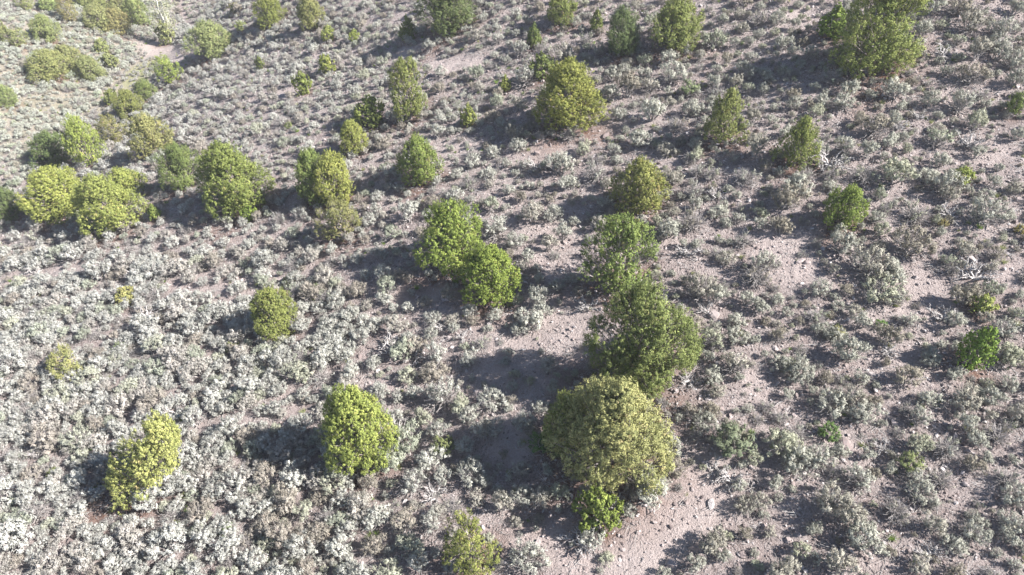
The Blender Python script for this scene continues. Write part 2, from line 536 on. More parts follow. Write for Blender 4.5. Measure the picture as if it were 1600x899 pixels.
# u0, v0, u1, v1, shape, tone, short name (landmarks only), label
TREES = [
    (163, 660, 281, 800, 'lean', 'Y', "leaning yellow juniper", "yellow juniper leaning over to one side in the dense silver sagebrush"),
    (500, 600, 612, 742, 'oval', 'L', "bright lime oval juniper", "bright lime oval juniper with a smooth full crown among silver sagebrush"),
    (687, 806, 780, 905, 'bushy', 'M', "lime bottom-edge juniper", "ragged lime juniper cut off by the lower edge of the picture"),
    (899, 757, 968, 833, 'smallr', 'V', "small round green juniper", "small round bright green juniper just below the big pale olive juniper"),
    (868, 580, 1048, 765, 'broadbig', 'O', "big pale olive juniper", "biggest pale olive juniper, broad crown, beside the bare dirt track"),
    (843, 598, 925, 725, 'oval2', 'G', None, "dull green juniper half hidden behind the shaded side of the pale olive one"),
    (922, 440, 1094, 622, 'irreg', 'G', "big ragged green juniper", "big ragged dark green juniper with gaps, standing above the pale olive one"),
    (912, 335, 1031, 462, 'open', 'G', "grey-twigged green juniper", "green juniper with bare grey twigs showing, touching the big ragged one"),
    (955, 247, 1046, 336, 'round', 'M', "plain rounded juniper", "rounded mid green juniper just above the grey-twigged juniper"),
    (648, 310, 762, 428, 'round2', 'V', "larger central-pair juniper", "larger and upper of two touching bright green junipers in mid picture"),
    (718, 380, 810, 478, 'oval', 'V', "smaller central-pair juniper", "smaller and lower of two touching bright green junipers in mid picture"),
    (385, 445, 466, 531, 'round', 'M', "lone yellow-green ball juniper", "lone ball-shaped yellow-green juniper at the upper edge of the dense sagebrush"),
    (72, 541, 129, 598, 'bushy', 'O', "thin pale olive juniper", "thin pale olive juniper sunk among silver sagebrush"),
    (179, 446, 212, 476, 'smallr', 'Y', "tiny yellow juniper", "tiny yellow juniper alone in the silver sagebrush"),
    (492, 310, 565, 381, 'bushy', 'B', "brownish olive juniper", "brownish olive juniper below the two-lobed green juniper"),
    (455, 235, 520, 320, 'round', 'G', "two-lobed green juniper", "darker shaded half of the two-lobed green juniper"),  # this half's shade is painted in by a darker crown tone
    (483, 237, 556, 322, 'round2', 'L', None, "paler sunlit half of the two-lobed green juniper"),  # sunlight on the other half, put into the leaf colour as a paler tone
    (619, 212, 689, 290, 'round', 'M', "plump olive juniper", "plump olive green juniper in the open upper middle of the slope"),
    (528, 188, 573, 241, 'oval', 'L', "pale lime juniper", "pale lime juniper below a dark little one and above the two-lobed pair"),
    (554, 149, 601, 199, 'smallr', 'M', None, "little dark-gapped juniper at the foot of the airy olive juniper"),
    (602, 95, 671, 187, 'open', 'M', "airy olive juniper", "tall airy olive juniper with sky-light gaps below the bare dirt strip"),
    (719, 158, 744, 201, 'smallc', 'L', None, "narrow lime juniper seedling on the bare slope in the upper middle"),
    (457, 112, 486, 148, 'smallr', 'M', None, "small olive juniper casting its shadow on bare ground"),
    (494, 85, 524, 116, 'smallr', 'L', None, "small lime juniper above the one on bare ground"),
    (622, 25, 650, 62, 'smallc', 'G', None, "small upright green juniper beside the big dark top-edge juniper"),
    (655, -22, 742, 52, 'broad', 'D', "big dark top-edge juniper", "big dark green juniper cut by the top edge above the bare strip"),
    (463, -4, 506, 46, 'oval', 'B', "log-side olive juniper", "olive brown juniper with a bleached log at its foot"),
    (392, -6, 447, 41, 'round2', 'M', None, "round green juniper at the top edge above the near slope's shoulder"),
    (832, 96, 943, 202, 'broad', 'Y2', "broad golden-green juniper", "broad golden-green juniper in the upper middle, casting a long shadow"),
    (828, 83, 865, 124, 'smallr', 'G', None, "small green juniper tucked behind the broad golden-green one"),
    (822, 37, 847, 73, 'smallc', 'G', None, "small dark green juniper near the top edge, alone in sagebrush"),
    (850, -16, 906, 38, 'round', 'M', None, "green juniper cut by the top edge, left of the split-crowned one"),
    (942, 14, 1003, 88, 'irreg', 'D', "split-crowned dark juniper", "dark juniper with a split crown and one sunlit top"),
    (1015, -2, 1100, 78, 'broad', 'M', "broad top-edge juniper", "broad rounded green juniper just right of the split-crowned one"),
    (921, 14, 943, 49, 'smallc', 'G', None, "thin little juniper left of the split-crowned one"),
    (1105, 141, 1164, 223, 'cone', 'M', "first pointed juniper", "pointed cone-shaped juniper in the upper right, left of its twin"),
    (1222, 184, 1279, 261, 'cone', 'M', "second pointed juniper", "pointed cone-shaped juniper beside a tangle of dead branches"),
    (1280, 8, 1327, 57, 'smallc', 'V', None, "young bright green juniper beside the largest top right juniper"),
    (1314, -26, 1451, 112, 'irreg2', 'M', "largest top right juniper", "largest juniper of the top right, wide uneven olive green crown"),
    (1287, 288, 1357, 358, 'round', 'V', "lone round bright juniper", "round bright green juniper standing alone on the stony right slope"),
    (1500, 504, 1563, 581, 'smallc2', 'V', "right-edge bright juniper", "bright green juniper near the right edge with reddish litter"),
    (1516, 457, 1556, 490, 'smallr', 'L', None, "pale lime bush just above the bright juniper near the right edge"),
    (1573, 144, 1602, 179, 'smallr', 'G', None, "small dark green juniper touching the right edge"),
    (1487, 259, 1523, 288, 'smallr', 'L', None, "tiny lime juniper on the bare upper right slope"),
    (305, 224, 411, 336, 'broad', 'M', "big dense gully juniper", "big dense yellow-green juniper, right one of two above the gully"),
    (245, 224, 313, 297, 'irreg', 'G', "darker gully juniper", "darker green juniper, left one of two above the gully"),
    (112, 272, 211, 367, 'broad', 'L', "spreading lime juniper", "spreading lime juniper at the gully edge, low on one side"),
    (160, 260, 226, 312, 'round', 'L', None, "lime juniper crown behind the spreading one at the gully edge"),
    (30, 259, 136, 346, 'broad', 'L', "left-edge lime juniper", "wide lime juniper in the gully by the left edge of the picture"),
    (-14, 288, 30, 347, 'round', 'D', None, "dark green juniper cut by the left edge in the gully"),
    (99, 173, 153, 267, 'column', 'L', "tall narrow juniper", "tall narrow yellow-green juniper in the gully line"),
    (46, 204, 114, 264, 'round', 'D', None, "dark green juniper behind the tall narrow yellow-green one"),
    (148, 180, 200, 226, 'bushy', 'B', None, "brown-tinged juniper right of the tall narrow yellow-green one"),
    (198, 177, 267, 246, 'round2', 'O', "gully-bend olive juniper", "rounded pale olive juniper at the gully bend"),
    (174, 140, 224, 183, 'round', 'M', None, "lower of the green junipers clustered in the gully"),
    (205, 124, 246, 157, 'round2', 'G', None, "upper, darker one of the green junipers clustered in the gully"),
    (161, 139, 187, 166, 'smallr', 'M', None, "smallest of the junipers clustered in the gully"),
    (240, 88, 283, 130, 'bushy', 'L', None, "pale yellow-green bush leaning over the grassy gully bottom"),
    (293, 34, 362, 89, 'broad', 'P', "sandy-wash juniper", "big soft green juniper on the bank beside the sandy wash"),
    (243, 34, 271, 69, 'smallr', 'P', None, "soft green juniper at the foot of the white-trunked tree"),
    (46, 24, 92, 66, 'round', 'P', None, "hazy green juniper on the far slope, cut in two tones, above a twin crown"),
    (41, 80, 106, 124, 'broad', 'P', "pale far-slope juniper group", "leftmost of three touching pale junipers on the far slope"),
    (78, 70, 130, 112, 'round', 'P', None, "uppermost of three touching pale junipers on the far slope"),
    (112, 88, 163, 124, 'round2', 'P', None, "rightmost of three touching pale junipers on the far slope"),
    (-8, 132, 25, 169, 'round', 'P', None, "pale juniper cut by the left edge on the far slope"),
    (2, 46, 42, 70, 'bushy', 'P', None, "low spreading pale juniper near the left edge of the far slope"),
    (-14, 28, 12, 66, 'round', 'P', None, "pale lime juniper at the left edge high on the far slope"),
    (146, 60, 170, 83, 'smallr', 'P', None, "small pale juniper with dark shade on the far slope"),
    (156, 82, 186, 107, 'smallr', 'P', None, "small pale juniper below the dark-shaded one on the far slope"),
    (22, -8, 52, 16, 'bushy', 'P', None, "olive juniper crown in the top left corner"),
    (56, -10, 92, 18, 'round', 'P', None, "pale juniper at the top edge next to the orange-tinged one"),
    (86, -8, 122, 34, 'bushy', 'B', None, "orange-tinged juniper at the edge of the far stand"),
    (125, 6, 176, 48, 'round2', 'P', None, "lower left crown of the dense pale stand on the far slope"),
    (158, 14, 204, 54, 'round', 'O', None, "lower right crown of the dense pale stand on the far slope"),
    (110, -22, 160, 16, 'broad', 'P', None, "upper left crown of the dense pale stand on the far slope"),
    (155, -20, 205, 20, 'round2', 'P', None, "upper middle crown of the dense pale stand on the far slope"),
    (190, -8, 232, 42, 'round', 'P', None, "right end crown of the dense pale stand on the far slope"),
    (366, 32, 385, 48, 'smallr', 'P', None, "tiny pale juniper by the shoulder of the near slope"),
    (357, 4, 378, 20, 'smallr', 'B', None, "tiny brownish juniper near the top edge left of the near slope"),
    (376, 318, 400, 345, 'smallr', 'V', None, "little bright lime seedling below the big dense juniper"),
    (230, 318, 251, 344, 'smallc', 'L', None, "lime seedling below the darker juniper, sunk in sagebrush"),
    (398, 88, 413, 110, 'smallr', 'G', None, "tiny green juniper on the shoulder of the near slope"),
    (781, 112, 798, 148, 'smallc', 'L', None, "slim lime seedling left of the broad golden-green juniper"),
    (545, 46, 562, 66, 'smallr', 'L', None, "lime seedling right of the bleached log"),
    (501, 40, 524, 64, 'smallr', 'L', None, "lime seedling right below the bleached log"),
]
TONE['Y2'] = (1.42, 1.30, .85)
SHAPES = {
    'lean': dict(seed=3, belly=.42, point=.5, lump=.14, tips=130, lean=(.85, .1), W=2.3),
    'oval': dict(seed=4, belly=.38, point=.75, lump=.16, tips=165, twigs=8),
    'oval2': dict(seed=5, belly=.4, point=.7, lump=.2, tips=110),
    'bushy': dict(seed=6, belly=.5, point=.3, lump=.3, tips=85, gap=.25, twigs=22),
    'smallr': dict(seed=7, belly=.4, point=.7, lump=.34, tips=44, per=11, twigs=4, leaf=.20),
    'smallc': dict(seed=8, belly=.25, point=1.5, lump=.22, tips=44, per=11, twigs=4, leaf=.20),
    'smallc2': dict(seed=18, belly=.3, point=1.0, lump=.3, tips=60, per=12, twigs=8, leaf=.16),
    'broadbig': dict(seed=9, belly=.28, point=1.0, lump=.26, tips=300, per=15, twigs=14, leaf=.062, stems=4, bil=.078),
    'irreg': dict(seed=10, belly=.42, point=.5, lump=.34, tips=260, per=15, gap=.22, twigs=60, leaf=.065, stems=4, bil=.085),
    'irreg2': dict(seed=11, belly=.34, point=.6, lump=.32, tips=250, per=15, gap=.18, twigs=30, leaf=.065, stems=4, bil=.085),
    'open': dict(seed=12, belly=.44, point=.5, lump=.28, tips=125, per=13, gap=.22, twigs=55),
    'round': dict(seed=13, belly=.38, point=.55, lump=.28, tips=150, twigs=14),
    'round2': dict(seed=14, belly=.38, point=.45, lump=.34, tips=160, twigs=14),
    'broad': dict(seed=15, belly=.36, point=.5, lump=.30, tips=200, per=14, twigs=18, leaf=.075),
    'cone': dict(seed=16, belly=.26, point=1.1, lump=.26, tips=110, twigs=8),
    'column': dict(seed=17, belly=.4, point=.9, lump=.2, tips=110, twigs=8),
}
def thing_box(u0, v0, u1, v1, lo=.72, hi=1.55):
    """ground point, width and height of an upright crown that fills the box in the photograph"""
    uc = (u0 + u1) / 2; vc = (v0 + v1) / 2
    vb = v1 - .15 * (v1 - v0)
    for _ in range(6):
        p = hit([uc], [vb])[0]
        d = p - CAM
        t = d @ FW
        th = math.atan2(-d[2], math.hypot(d[0], d[1]))
        W = (u1 - u0) * t / FPX; A = (v1 - v0) * t / FPX
        H = math.sqrt(max(A * A - (W * math.sin(th)) ** 2, 1e-3)) / math.cos(th)
        H = min(max(H, lo * W), hi * W)
        vb = vc + .5 * H * math.cos(th) * FPX / t
        uc = (u0 + u1) / 2 - (PW / 2 - (u0 + u1) / 2) * -.5 * H * math.sin(th) / t * 1.0 * -1 * .0
    # an upright stem leans away from the point below the camera, so shift the foot until the crown's middle is centred
    for _ in range(4):
        m = p + np.array([0, 0, H * .48])
        mu, mv, _t = project(m)
        q = hit([project(p)[0] + (u0 + u1) / 2 - mu], [project(p)[1] + vc - mv])[0]
        p = q
    return p, W, H

tree_mesh = {}
FOOT = {}                                          # how far a leaning tree's foot lies from below its crown
tree_at = []                                       # x, y, width for litter and for keeping brush clear
LAND = []                                          # landmarks: u, v, short name
def tree_parts(shape):
    if shape not in tree_mesh:
        (V, F, t, NN), (TV, TF) = make_juniper(**SHAPES[shape])
        # normalise the crown to 1 wide and 1 tall
        if shape == 'lean':
            mid = np.percentile(V[:, 0], (.5, 99.5)); w = np.ptp(mid); FOOT[shape] = mid.mean() / w
        else:
            w = 2 * np.percentile(np.hypot(V[:, 0], V[:, 1]), 98.5)
        hgt = np.percentile(V[:, 2], 99.7)
        s = np.array([1 / w, 1 / w, 1 / hgt])
        tree_mesh[shape] = (mesh_from("crown", V * s, [F], [m_jun], t, normals=unit(NN / s)), mesh_from("trunk", TV * s, [TF], [m_bark], smooth=True))
    return tree_mesh[shape]

for i, (u0, v0, u1, v1, shape, tone, short, label) in enumerate(TREES):
    p, W, H = thing_box(u0, v0, u1, v1)
    cm, tm = tree_parts(shape)
    root = thing("juniper_tree", label, "juniper", p, "junipers on the slope")
    R = np.random.default_rng(100 + i)
    rot = 0.0 if shape == 'lean' else R.uniform(0, 6.283)
    root.rotation_euler = (0, 0, rot)
    if shape == 'lean':
        W, H = W * 1.17, H * 1.12
        p[0] -= FOOT[shape] * W; p[2] = ground_z(p[0], p[1])[0]
        root.location = p
    if shape in ('cone', 'broad', 'smallr', 'smallc'):
        W *= 1.22 if shape == 'cone' else 1.1
    root.scale = (W, W, H)
    crown = link_mesh("crown", cm, root)
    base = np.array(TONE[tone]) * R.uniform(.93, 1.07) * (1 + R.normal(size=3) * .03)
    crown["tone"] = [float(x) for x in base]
    link_mesh("trunk", tm, root)
    tree_at.append((p[0], p[1], W))
    if short:
        LAND.append(((u0 + u1) / 2, (v0 + v1) / 2, short))
tree_at = np.array(tree_at)

# the one white-trunked cottonwood by the wash, just leafing out
p, W, H = thing_box(226, -18, 292, 70, .7, 2.2)
p = hit([267], [67])[0]
H = 6.6; W = 4.6
R = np.random.default_rng(5)
T = Tubes(); tips = []
for s in range(4):
    a = s * 1.57 + .4; e = np.array([.55 * math.cos(a), .55 * math.sin(a), H * R.uniform(.72, .9)])
    q = wobble(R, np.array([.05 * math.cos(a), .05 * math.sin(a), -.2]), e, 9, .08)
    T.add(q, np.linspace(.17, .05, 9), 7)
    for k in range(16):
        s0 = q[R.integers(2, 9)]
        d = unit(np.array([R.normal(), R.normal(), .9]))
        e2 = s0 + d * R.uniform(.8, 2.0)
        bq = wobble(R, s0, e2, 6, .06); T.add(bq, np.linspace(.035, .008, 6), 4)
        for z in range(5):
            e3 = bq[R.integers(2, 6)] + unit(R.normal(size=3) + np.array([0, 0, .5])) * R.uniform(.3, .8)
            T.add(wobble(R, bq[R.integers(2, 5)], e3, 4, .03), np.linspace(.012, .004, 4), 3); tips.append(e3)
tips = np.array(tips)
tips = tips[R.uniform(0, 1, len(tips)) < .75]
V, F, t, NN = tufts(R, tips, unit(tips * np.array([.3, .3, .1]) + np.array([0, 0, .3])), 15, .26, .12, .38, 1.0)
TV, TF = T.get()
root = thing("cottonwood_tree", "pale half-leafed cottonwood with white forked trunk by the sandy wash", "tree", p)
o = link_mesh("crown", mesh_from("crown", V, [F], [m_cotton], t), root); o["tone"] = [1.0, 1.0, 1.0]
link_mesh("trunk", mesh_from("trunk", TV, [TF], [m_white], smooth=True), root)
tree_at = np.vstack([tree_at, [p[0], p[1], 1.0]])

# ------------------------------------------------------------------ bare places in the photograph: u, v, half width, half height, turn, strength
BARE = [(1078, 792, 88, 62, -50, 1), (1010, 862, 90, 52, -35, 1), (850, 840, 60, 28, -20, .9), (905, 875, 80, 22, 0, .9), (1130, 745, 40, 22, 20, .8),
        (800, 690, 42, 42, 60, .9), (815, 570, 75, 60, 10, .74), (880, 505, 55, 60, 20, .8), (680, 468, 78, 26, 5, .82), (770, 505, 40, 18, 0, .7),
        (710, 100, 60, 13, -8, 1), (640, 88, 35, 12, 10, .8), (760, 85, 30, 9, -15, .7), (45, 437, 60, 11, -6, .75), (120, 418, 45, 9, -8, .8),
        (175, 452, 26, 9, -20, .7), (225, 690, 18, 8, 0, .7), (256, 82, 40, 17, 15, 1), (225, 68, 22, 9, 10, .7), (470, 145, 50, 12, 0, .8), (430, 158, 40, 9, -5, .6),
        (870, 375, 45, 70, 10, .75), (820, 340, 40, 40, 30, .7), (850, 240, 70, 18, -5, .7), (930, 205, 55, 18, -5, .8), (1020, 190, 40, 14, 0, .7),
        (1230, 400, 60, 55, 30, .85), (1400, 395, 45, 60, 20, .5), (1440, 470, 60, 45, 10, .7), (1380, 560, 70, 30, 0, .4), (1060, 380, 30, 40, 0, .6),
        (1240, 30, 40, 18, 0, .85), (1250, 150, 45, 18, 0, .5), (1480, 160, 60, 22, 0, .5), (1530, 235, 50, 25, 0, .7), (1560, 430, 45, 30, 0, .7),
        (1440, 730, 60, 18, -10, .5), (1560, 760, 45, 25, 0, .7), (1310, 690, 32, 14, 10, .9), (1030, 250, 40, 12, 0, .3), (1215, 790, 28, 14, 0, .8),
        (500, 660, 30, 12, 10, .4), (460, 640, 40, 12, 10, .5), (330, 455, 70, 10, -12, .6), (360, 470, 60, 12, -14, .6), (300, 440, 50, 10, -10, .5),
        (430, 430, 50, 12, -5, .6), (650, 520, 50, 14, 5, .4), (600, 600, 70, 14, 8, .5), (1180, 600, 22, 30, 0, .6), (1130, 440, 40, 18, 0, .4),
        (360, 130, 50, 9, -20, .5), (600, 30, 60, 9, -8, .5), (820, 160, 40, 12, 0, .4), (700, 235, 55, 14, -8, .6), (1330, 210, 40, 12, 0, .4), (1370, 880, 35, 14, 0, .8)]
TURF = [(70, 130, 150, 110, -20, .34), (215, 118, 32, 16, -35, .9), (185, 150, 45, 12, -40, .5), (160, 225, 30, 12, 0, .35), (60, 165, 60, 14, -10, .45), (235, 105, 30, 12, -30, .8)]
def ell(u, v, L):
    out = np.zeros(np.shape(u))
    for (a, b2, ru, rv, an, s) in L:
        c, sn = math.cos(math.radians(an)), math.sin(math.radians(an))
        x = (u - a) * c + (v - b2) * sn; y = -(u - a) * sn + (v - b2) * c
        d = np.sqrt((x / ru) ** 2 + (y / rv) ** 2)
        out = np.maximum(out, s * np.clip((1.25 - d) / .5, 0, 1))
    return out

# ------------------------------------------------------------------ ground sheet
def axis(lo, a, b2, hi, fine):
    mid = np.arange(a, b2, fine)
    def grow(start, stop, sgn):
        o, x, s = [], start, fine
        while (x - stop) * sgn < 0:
            s *= 1.22; x += sgn * min(s, 8); o.append(x)
        return o
    return np.array(sorted(grow(a, lo, -1)) + list(mid) + grow(mid[-1], hi, 1))
gx = axis(-260, -62, 34, 220, .27); gy = axis(-160, 7, 72, 330, .27)
X, Y = np.meshgrid(gx, gy)
Z = ground_z(X, Y)
rn = np.random.default_rng(2)
Z = Z + rn.normal(size=Z.shape) * .014
u, v, t = project(np.stack([X, Y, Z], -1))
ok = t > 5
bare = np.where(ok, ell(u, v, BARE), 0); turfw = np.where(ok, ell(u, v, TURF), 0)
duff = np.zeros(X.shape)
for (tx, ty, tw) in tree_at:
    wob = 1 + .22 * np.sin(3 * np.arctan2(Y - ty, X - tx) + tx) + .15 * np.sin(5 * np.arctan2(Y - ty, X - tx) + ty)
    duff = np.maximum(duff, np.clip(1.5 - np.hypot(X - tx, Y - ty) / (.50 * tw * wob), 0, 1))
ny, nx = X.shape
idx = np.arange(nx * ny).reshape(ny, nx)
F = np.stack([idx[:-1, :-1], idx[:-1, 1:], idx[1:, 1:], idx[1:, :-1]], -1).reshape(-1, 4)
gm = mesh_from("ground", np.stack([X, Y, Z], -1).reshape(-1, 3), [F], [m_soil], smooth=True)
for nm, arr in (("bare", bare), ("turf", turfw), ("duff", duff)):
    at = gm.attributes.new(nm, 'FLOAT', 'POINT'); at.data.foreach_set("value", arr.ravel().astype(np.float32))
g = link_mesh("ground", gm); g["kind"] = "structure"
g["label"] = "pinkish tan gravelly hillside falling to a gully"

# ------------------------------------------------------------------ sagebrush read off the photograph: origin of a 3x view, then x, y, width in that view
SPOTS = {
 (800, 0): [(20,60,60),(20,160,50),(40,240,80),(60,370,120),(30,490,90),(235,110,60),(350,180,80),(240,260,110),(355,220,50),(470,350,90),(520,330,70),(540,420,130),
            (460,450,90),(500,540,80),(540,290,60),(620,285,70),(600,150,50),(640,100,60),(735,235,60),(815,240,60),(730,280,100),(620,345,80),(750,330,170),(640,405,90),
            (720,380,80),(960,420,90),(945,385,80),(880,270,60),(940,190,110),(985,105,60),(1070,130,80),(1150,85,100),(1000,290,70),(840,420,100),(655,530,130),(850,510,100),
            (770,580,100),(600,650,120),(720,700,90),(335,700,90),(270,620,100),(130,630,60),(180,620,50),(30,680,80),(480,710,70),(420,740,70),(220,780,130),(390,800,120),
            (260,860,100),(860,720,90),(870,790,90),(935,810,90),(830,745,70),(1130,700,130),(1090,820,120),(1120,560,80),(1160,510,60),(1100,590,60),(1180,350,80),(1100,420,60),
            (1040,390,80),(1110,350,80),(960,330,60)],
 (1200, 0): [(35,90,80),(60,210,90),(195,250,90),(100,170,60),(390,80,60),(110,440,80),(290,350,130),(340,480,110),(220,520,90),(575,420,140),(480,390,50),(650,20,70),
             (765,30,120),(745,110,60),(805,115,60),(890,30,120),(940,110,130),(880,190,70),(890,270,60),(930,350,130),(1015,355,60),(970,250,110),(1080,140,120),(1060,210,110),
             (1140,290,110),(1080,260,80),(1150,40,100),(1180,110,50),(1150,370,100),(750,470,90),(880,490,120),(1010,490,60),(960,570,120),(790,545,50),(420,560,80),(480,600,140),
             (560,660,100),(620,640,60),(780,650,120),(640,700,60),(460,710,100),(350,690,100),(240,690,80),(75,620,80),(170,810,90),(290,815,90),(440,810,130),(590,810,160),
             (800,760,90),(740,820,110),(830,860,140),(1160,640,70),(970,720,80),(1050,860,80),(1140,880,80),(120,880,150)],
 (1200, 300): [(80,30,160),(50,160,110),(160,130,60),(500,120,80),(520,180,80),(680,90,130),(650,230,190),(340,240,150),(460,330,180),(560,370,160),(520,450,200),(600,480,100),
               (360,460,80),(240,450,100),(830,15,100),(1000,80,200),(800,190,70),(920,270,90),(960,280,80),(1060,290,90),(830,320,80),(860,360,70),(900,480,140),(1100,640,120),
               (1010,590,80),(40,670,90),(220,570,110),(390,560,90),(430,610,100),(230,640,90),(310,660,100),(60,800,110),(130,830,150),(230,810,60),(360,740,150),(550,670,140),
               (650,600,90),(640,860,130),(430,870,80),(340,870,80),(870,600,100),(1150,570,70)],
 (1200, 599): [(370,60,130),(290,80,150),(430,130,160),(490,80,80),(50,150,90),(130,220,120),(60,270,160),(130,350,160),(230,340,130),(460,330,80),(690,150,110),(640,110,80),
               (900,60,150),(1020,60,120),(920,190,100),(970,250,110),(1060,220,130),(1120,190,80),(700,280,130),(820,290,140),(420,440,140),(320,400,100),(280,540,180),(360,600,160),
               (250,600,140),(440,700,190),(500,750,170),(380,720,130),(590,580,140),(680,430,120),(800,430,120),(700,500,140),(760,550,90),(950,370,110),(1110,430,120),(1140,520,130),
               (950,680,140),(760,650,120),(860,740,110),(1120,640,120),(1120,710,100),(1180,760,80),(700,840,120),(320,830,160),(60,850,160),(150,770,90),(860,880,100),(1040,880,80),
               (220,820,70),(50,530,50)],
 (800, 599): [(60,170,100),(90,220,70),(40,390,90),(50,510,120),(140,520,120),(220,500,100),(160,400,70),(760,380,110),(640,500,190),(580,480,120),(700,460,80),(540,590,80),
              (930,120,90),(860,230,80),(900,170,120),(960,30,80),(1020,260,100),(1090,250,80),(1150,160,70),(1130,350,90),(1080,370,60),(1080,560,110),(1150,540,100),(1170,610,60),
              (930,740,160),(1000,710,60),(850,840,110),(990,800,80),(1090,700,80),(80,790,180),(20,640,60),(440,810,70),(1060,470,80)],
 (800, 300): [(100,100,130),(190,100,100),(290,140,60),(240,200,100),(170,250,90),(200,290,60),(460,110,60),(120,500,120),(130,570,110),(30,510,60),(90,600,130),(30,640,90),
              (170,800,90),(210,430,80),(740,170,130),(840,130,130),(960,90,90),(990,60,50),(1080,220,90),(1160,100,70),(1155,150,80),(1000,310,90),(1140,380,140),(1170,330,120),
              (970,280,80),(880,450,150),(950,490,110),(830,470,120),(1090,500,90),(1150,530,100),(1050,600,80),(1040,680,120),(940,690,120),(1130,690,70),(1030,800,120),(940,860,110),
              (980,880,110),(1060,870,60),(690,210,60)],
 (400, 300): [(215,100,80),(110,120,80),(180,330,90),(270,300,90),(360,320,70),(480,310,80),(580,290,80),(540,130,80),(640,190,90),(720,100,120),(600,390,100),(690,390,90),
              (480,460,110),(380,510,100),(400,470,70),(620,450,110),(600,500,90),(1130,170,130),(1100,70,90),(460,570,90),(510,600,80),(560,620,80),(660,620,120),(500,680,110),
              (380,700,110),(410,760,120),(170,700,70),(210,760,110),(330,780,130),(130,790,120),(60,780,90),(200,840,140),(310,850,120),(450,840,110),(560,800,90),(720,680,90),
              (690,740,130),(750,720,110),(850,760,120),(840,830,130),(820,660,80),(1060,700,90),(1000,780,100),(900,480,80),(790,510,80),(1120,570,90)],
 (400, 599): [(870,50,160),(960,100,120),(1110,60,140),(1000,140,100),(640,350,160),(700,260,170),(820,340,150),(980,290,100),(1020,410,150),(880,430,110),(1070,450,90),(540,430,130),
              (500,570,150),(420,520,120),(580,620,140),(190,440,150),(60,430,130),(300,430,130),(230,590,120),(130,700,150),(340,620,130),(600,330,120),(700,640,150),(820,640,120),
              (740,740,150),(850,600,90),(1150,560,120),(1080,200,170),(1160,330,60),(930,560,100),(620,870,150),(480,870,160),(250,870,120),(560,740,120),(400,760,140),(760,830,110)],
}
pts = []                                           # x, y, diameter, hand-read
hu, hv, hw = [], [], []
for (ox, oy), L in SPOTS.items():
    for (x, y, w) in L:
        hu.append(ox + x / 3); hv.append(oy + (y + .28 * w) / 3); hw.append(w / 3)
hp = hit(np.array(hu), np.array(hv))
ht = (hp - CAM) @ FW
cell = {}
def near_ok(x, y, r, k):
    ix, iy = int(math.floor(x / 1.5)), int(math.floor(y / 1.5))
    for a in (-1, 0, 1):
        for b3 in (-1, 0, 1):
            for (px, py, pr) in cell.get((ix + a, iy + b3), ()):
                if (px - x) ** 2 + (py - y) ** 2 < (k * (r + pr)) ** 2:
                    return False
    return True
def put(x, y, dia, hand):
    pts.append((x, y, dia, hand))
    cell.setdefault((int(math.floor(x / 1.5)), int(math.floor(y / 1.5))), []).append((x, y, dia / 2))
def clear_of_trees(x, y, f=.30):
    return not (np.hypot(tree_at[:, 0] - x, tree_at[:, 1] - y) < f * tree_at[:, 2]).any()
for p, t0, w in zip(hp, ht, hw):
    dia = min(max(w * t0 / FPX * 1.04, .4), 1.75)
    if near_ok(p[0], p[1], dia / 2, .42) and clear_of_trees(p[0], p[1], .2):
        put(p[0], p[1], dia, 1)

def cover(u, v):
    left = np.clip((700 - u) / 260, 0, 1)
    low = np.clip((v - 330) / 120, 0, 1)
    c = .52 + .48 * left * low
    c = np.where((u < 720) & (v < 380), np.maximum(c, .54), c)
    farside = (v < 330 - 1.15 * u) | ((u < 240) & (v < 110))
    c = np.where(farside, .85, c)
    c = np.where(u > 820, .36, c)
    return c * (1 - ell(u, v, BARE)) * (1 - .8 * ell(u, v, TURF[1:]))
Rg = np.random.default_rng(11)
M = 230000
cx = Rg.uniform(-105, 55, M); cy = Rg.uniform(5, 130, M)
cz = ground_z(cx, cy)
cu, cv, ct = project(np.stack([cx, cy, cz], -1))
cc = cover(np.clip(cu, 0, 1600), np.clip(cv, 0, 899))
inb = (cu > -260) & (cu < 1860) & (cv > -220) & (cv < 1080) & (ct > 8)
patch = .5 + .5 * np.sin(.55 * cx + 1.3 * np.sin(.4 * cy)) * np.cos(.6 * cy + .9 * np.sin(.37 * cx))
rnd = Rg.uniform(0, 1, M)
dd = np.clip(np.exp(Rg.normal(-.19, .40, M)), .30, 1.6)
for i in np.nonzero(inb)[0]:
    c = cc[i]
    if c < .04:
        continue
    dense = c > .8
    if rnd[i] > c * (.55 + .75 * patch[i]) and not (dense and rnd[i] < .9):
        continue
    dia = dd[i] * (.84 if dense else .84) * (.74 if (cv[i] < 330 - 1.15 * cu[i] or (cu[i] < 240 and cv[i] < 110)) else 1.0) * (.66 + .46 * min(c, 1)) * (1.12 if cu[i] < 620 and cv[i] > 360 else 1.0)
    if near_ok(cx[i], cy[i], dia / 2, .52 if dense else .84) and clear_of_trees(cx[i], cy[i]):
        put(cx[i], cy[i], dia, 0)
